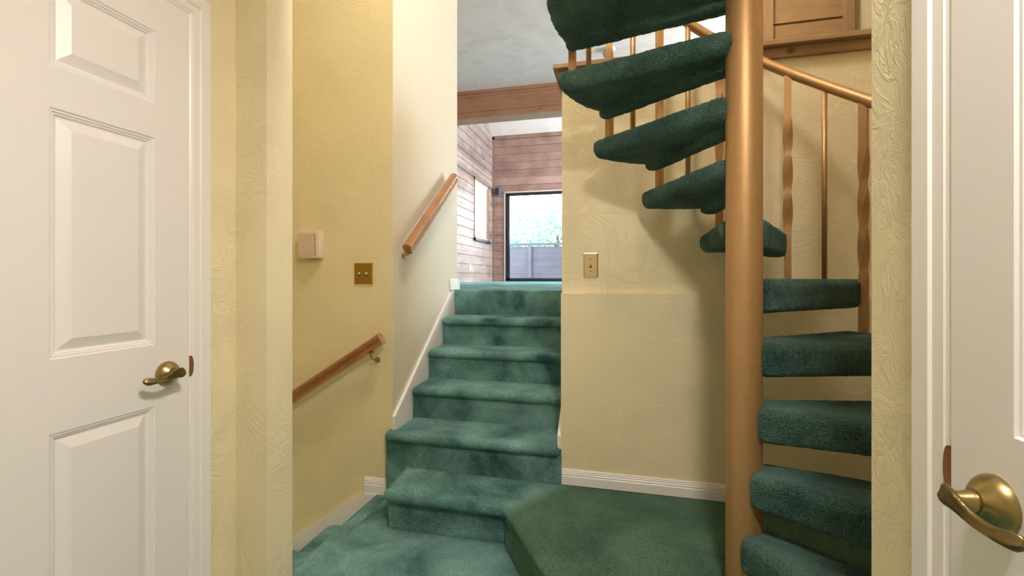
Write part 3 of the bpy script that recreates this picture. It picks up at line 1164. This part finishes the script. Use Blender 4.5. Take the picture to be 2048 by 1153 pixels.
def switch_plate(label, xc, zc, y_wall, w, h, gang, mat, group=None):
    t = thing('light_switch', label, 'light switch', (xc, y_wall, zc))
    bm = bmesh.new()
    a = [bm.verts.new((sx * w / 2, 0, sz * h / 2)) for sx, sz in ((-1, -1), (1, -1), (1, 1), (-1, 1))]
    b = [bm.verts.new((sx * w / 2, -0.002, sz * h / 2)) for sx, sz in ((-1, -1), (1, -1), (1, 1), (-1, 1))]
    k = 0.0055
    c = [bm.verts.new((sx * (w / 2 - k), -0.0065, sz * (h / 2 - k))) for sx, sz in ((-1, -1), (1, -1), (1, 1), (-1, 1))]
    for p, q in ((a, b), (b, c)):
        for i in range(4):
            j = (i + 1) % 4
            bm.faces.new((p[i], p[j], q[j], q[i]))
    bm.faces.new(c); bm.faces.new(a[::-1])
    obj('plate', bm, mat, t)
    for g in range(gang):
        gx = (g - (gang - 1) / 2) * 0.047
        bm = bmesh.new()
        box(bm, gx - 0.0055, gx + 0.0055, -0.0075, -0.006, -0.0125, 0.0125)
        sl = obj('slot', bm, M_DARK, t)
        bm = bmesh.new()
        vs = []
        for (yy, z0, z1, hw) in ((-0.006, -0.006, 0.008, 0.0046), (-0.020, 0.004, 0.012, 0.0038)):
            vs.append([bm.verts.new((gx + sx * hw, yy, zz)) for sx, zz in ((-1, z0), (1, z0), (1, z1), (-1, z1))])
        for i in range(4):
            j = (i + 1) % 4
            bm.faces.new((vs[0][i], vs[0][j], vs[1][j], vs[1][i]))
        bm.faces.new(vs[1]); bm.faces.new(vs[0][::-1])
        bmesh.ops.bevel(bm, geom=bm.edges[:], offset=0.0008, segments=2, affect='EDGES')
        tg = obj('toggle', bm, M_BONE, t, 40)
        for sz in (-1, 1):
            bm = bmesh.new()
            lathe(bm, [(0.0, 0.0015), (0.003, 0.0012), (0.0042, 0.0), (0.0, 0.0)], (gx, -0.0063, sz * 0.030), (0, -1, 0), 12)
            obj('screw', bm, M_ANTIQUE, t, 40)
    return t


switch_plate('double brass light switch plate on the yellow wall', -1.4485, 1.268, 2.333, 0.121, 0.130, 2, M_BRASS)
switch_plate('single brass light switch plate on the cream wall by the spiral stairs', -0.1413, 1.3105, 2.33, 0.074, 0.129, 1, M_POLBRASS)

# wall box
t = thing('wall_box', 'white square wall box with a beige front panel on the yellow wall', 'wall box', (-1.788, 2.333, 1.442))
bm = bmesh.new()
box(bm, -0.073, 0.073, -0.05, 0, -0.08, 0.08, 0.004)
obj('housing', bm, M_BONE, t, 40)
obj('front_panel', bxm(-0.061, 0.045, -0.0525, -0.049, -0.066, 0.066, bevel=0.001), M_BONE2, t)
for q in range(3):
    z0 = -0.064 + q * 0.044
    obj('slot', bxm(0.0475, 0.051, -0.0505, -0.045, z0, z0 + 0.038), M_DARK, t)
for q in range(14):
    pass

# ================================================================== ceiling spotlight
t = thing('ceiling_spotlight', 'small round chrome spotlight on the white ceiling above the half wall', 'ceiling light', (-0.115, 5.44, CEILZ))
bm = bmesh.new()
lathe(bm, [(0.0, 0.0), (0.075, 0.0), (0.075, 0.008), (0.060, 0.014), (0.0, 0.014)], (0, 0, 0), (0, 0, -1), 32)
obj('ring', bm, M_WHITEPL, t, 40)
bm = bmesh.new()
lathe(bm, [(0.0, 0.0), (0.045, 0.0), (0.055, 0.03), (0.055, 0.07), (0.048, 0.075), (0.046, 0.06), (0.0, 0.055)], (0.0, 0, -0.012), (-0.45, -0.25, -1), 32)
obj('lamp_head', bm, M_STEEL, t, 40)

# ================================================================== living room window with blind
w1 = bmesh.new()
X = -2.86
for (y0, y1, z0, z1) in ((WY0 - 0.0, WY0 + 0.045, WZ0, WZ1), (WY1 - 0.045, WY1, WZ0, WZ1), (WY0, WY1, WZ1 - 0.045, WZ1), (WY0, WY1, WZ0, WZ0 + 0.045)):
    box(w1, X - 0.12, X + 0.012, y0, y1, z0, z1)
win = struct('window_1', w1, M_SIDTRIM, 'narrow window in the plank wall of the living room', 'window')
obj('window_sill', bxm(X - 0.02, X + 0.05, WY0 - 0.02, WY1 + 0.02, WZ0 - 0.03, WZ0 + 0.02, bevel=0.004), M_FRAME, win)
obj('window_pane', bxm(X - 0.105, X - 0.10, WY0 + 0.04, WY1 - 0.04, WZ0 + 0.04, WZ1 - 0.04), M_GLASS, win)
bl = thing('window_blind', 'pale horizontal slat blind hanging in the living room window', 'blind', (X - 0.03, (WY0 + WY1) / 2, WZ1 - 0.045))
obj('head_rail', bxm(-0.025, 0.025, -0.47, 0.47, -0.035, 0.0), M_BLIND, bl)
obj('bottom_rail', bxm(-0.022, 0.022, -0.465, 0.465, -1.175, -1.155), M_BLIND, bl)
sm = bmesh.new()
vs = []
for s in (-1, 1):
    row = []
    for q in range(5):
        u = -0.022 + 0.044 * q / 4
        row.append(sm.verts.new((u * math.cos(R(28)), s * 0.462, u * math.sin(R(28)) + 0.003 * (1 - (u / 0.022) ** 2))))
    vs.append(row)
for q in range(4):
    sm.faces.new((vs[0][q], vs[0][q + 1], vs[1][q + 1], vs[1][q]))
bmesh.ops.solidify(sm, geom=sm.faces[:], thickness=0.0012)
slat = obj('slat', sm, M_BLIND, bl)
for q in range(28):
    s = slat if q == 0 else slat.copy()
    if q:
        C.objects.link(s)
        s.parent = bl
    s.location = (0, 0, -0.055 - 0.0395 * q)
for yy in (-0.3, 0.0, 0.3):
    bm = bmesh.new()
    tube(bm, [(0.021, yy, -0.03), (0.021, yy, -1.16)], 0.002, 6)
    obj('ladder_cord', bm, M_BLIND, bl)

# ================================================================== sliding glass door
bm = bmesh.new()
for (x0, x1, z0, z1) in ((SX0, SX0 + 0.02, ZT, SZ1), (SX1 - 0.02, SX1, ZT, SZ1), (SX0, SX1, SZ1 - 0.035, SZ1), (SX0, SX1, ZT, ZT + 0.03)):
    box(bm, x0, x1, 9.99, 10.12, z0, z1)
sd = struct('door_3', bm, M_FRAME, 'dark framed sliding glass door to the fenced deck', 'sliding door')
bm = bmesh.new()
midx = -0.98
for (x0, x1, z0, z1) in ((SX0 + 0.02, SX0 + 0.09, ZT + 0.03, SZ1 - 0.035), (midx - 0.04, midx + 0.04, ZT + 0.03, SZ1 - 0.035),
                         (SX0 + 0.02, midx, ZT + 0.03, ZT + 0.075), (SX0 + 0.02, midx, SZ1 - 0.06, SZ1 - 0.035)):
    box(bm, x0, x1, 10.03, 10.07, z0, z1)
ps = obj('sliding_panel', bm, M_FRAME, sd)
obj('door_pane', bxm(SX0 + 0.09, midx - 0.04, 10.048, 10.054, ZT + 0.07, SZ1 - 0.06), M_GLASS, sd)
obj('door_pane', bxm(midx + 0.04, SX1 - 0.02, 10.078, 10.084, ZT + 0.03, SZ1 - 0.035), M_GLASS, sd)
obj('door_handle', bxm(SX0 + 0.045, SX0 + 0.075, 9.99, 10.04, ZT + 0.98, ZT + 1.22, bevel=0.006), M_DARK, sd)
bm = bmesh.new()
box(bm, SX0 - 0.028, SX0, 9.975, 10.0, ZT, SZ1 + 0.02)
box(bm, SX0 - 0.028, SX1 + 0.028, 9.975, 10.0, SZ1, SZ1 + 0.03)
box(bm, SX1, SX1 + 0.028, 9.975, 10.0, ZT, SZ1 + 0.02)
struct('trim_slider', bm, plain('pale_trim', srgb(200, 180, 170), 0.5), 'pale trim strip around the sliding glass door', 'trim')

# speaker and outlet
t = thing('speaker', 'small grey blue speaker high on the plank wall left of the sliding door', 'speaker', (-2.715, 10.0, 3.22))
obj('cabinet', bxm(-0.05, 0.05, -0.13, -0.03, -0.09, 0.09, bevel=0.008), M_SPEAK, t)
obj('grille', bxm(-0.042, 0.042, -0.136, -0.128, -0.08, 0.08, bevel=0.004), M_DARK, t)
obj('bracket', bxm(-0.02, 0.02, -0.04, 0.0, -0.03, 0.03), M_FRAME, t)
t = thing('electrical_outlet', 'white electrical outlet low on the plank wall under the window', 'outlet', (-2.86, 8.38, 1.447))
obj('plate', bxm(0, 0.008, -0.038, 0.038, -0.062, 0.062, bevel=0.003), M_WHITEPL, t)
for s in (-1, 1):
    obj('socket', bxm(0.007, 0.0095, -0.016, 0.016, s * 0.027 - 0.014, s * 0.027 + 0.014, bevel=0.002), M_BONE, t)

# ================================================================== outside
struct('ground_deck', bxm(-9, 6, 10.14, 13.3, 1.0, 1.12), M_DECK, 'wood deck outside the sliding glass door', 'deck')
struct('ground_yard', bxm(-40, 30, 13.3, 60, 0.2, 0.4), plain('grass', srgb(96, 128, 70), 0.9, 0, 0.3, 30, 0, 0.3), 'green ground behind the fence', 'ground')
fe = thing('fence', 'grey wood plank fence with post beyond the sliding glass door', 'fence', (-2.5, 13.0, 1.12))
bm = bmesh.new()
z = 0.02
for q in range(5):
    box(bm, -5.5, 7.0, 0.0, 0.03, z, z + 0.203, 0.005)
    box(bm, -5.5, 7.0, 0.016, 0.04, z - 0.02, z + 0.03)
    z += 0.204
obj('planks', bm, M_FENCE, fe)
obj('top_rail', bxm(-5.5, 7.0, -0.05, 0.08, 1.075, 1.145, bevel=0.004), M_FENCE, fe)
for q in range(6):
    x = -0.065 + (q - 2) * 1.75
    obj('post', bxm(x - 0.055, x + 0.055, -0.06, -0.001, 0.0, 1.075, bevel=0.004), M_FENCE, fe)


def tree(label, loc, h, rad, nleaf, seed):
    rnd = random.Random(seed)
    t = thing('tree', label, 'tree', loc, 0, 'trees beyond the fence')
    bm = bmesh.new()
    tube(bm, [(0, 0, 0), (0.05, 0.02, h * 0.3), (-0.03, 0.05, h * 0.6), (0, 0, h * 0.85)], [0.13, 0.10, 0.07, 0.03], 10)
    for q in range(7):
        a = q * 2.4
        z0 = h * (0.3 + 0.06 * q)
        tube(bm, [(0, 0, z0), (math.cos(a) * rad * 0.4, math.sin(a) * rad * 0.4, z0 + h * 0.12), (math.cos(a) * rad * 0.75, math.sin(a) * rad * 0.75, z0 + h * 0.2)], [0.05, 0.03, 0.012], 6)
    obj('trunk', bm, M_BARK, t, 60)
    bm = bmesh.new()
    blobs = []
    for q in range(16):
        a = rnd.uniform(0, 6.28)
        rr = rad * math.sqrt(rnd.uniform(0, 1)) * 0.75
        blobs.append((math.cos(a) * rr, math.sin(a) * rr, h * rnd.uniform(0.3, 0.92), rad * rnd.uniform(0.25, 0.42)))
    for q in range(nleaf):
        bx, by, bz, br = rnd.choice(blobs)
        v = Vector((rnd.gauss(0, 1), rnd.gauss(0, 1), rnd.gauss(0, 1))).normalized() * br * rnd.uniform(0.5, 1.05)
        c = Vector((bx, by, bz)) + v
        s = rnd.uniform(0.05, 0.1)
        d1_ = Vector((rnd.gauss(0, 1), rnd.gauss(0, 1), rnd.gauss(0, 1))).normalized()
        d2_ = d1_.orthogonal().normalized()
        bm.faces.new([bm.verts.new(c + d1_ * s), bm.verts.new(c + d2_ * s * 0.5), bm.verts.new(c - d1_ * s), bm.verts.new(c - d2_ * s * 0.5)])
    obj('crown', bm, M_LEAF, t)


tree('leafy green tree behind the fence at the left edge of the sliding door', (-6.6, 19.0, 0.4), 3.7, 1.5, 3000, 1)
tree('darker bushy green tree behind the fence post', (-4.4, 16.6, 0.4), 2.9, 1.1, 3200, 2)
tree('leafy green tree behind the fence toward the right of the glass', (-2.6, 19.5, 0.4), 4.0, 1.8, 3200, 3)
tree('farthest tall tree behind the fence, rising above the others', (-5.6, 25.0, 0.4), 5.2, 2.8, 3600, 4)
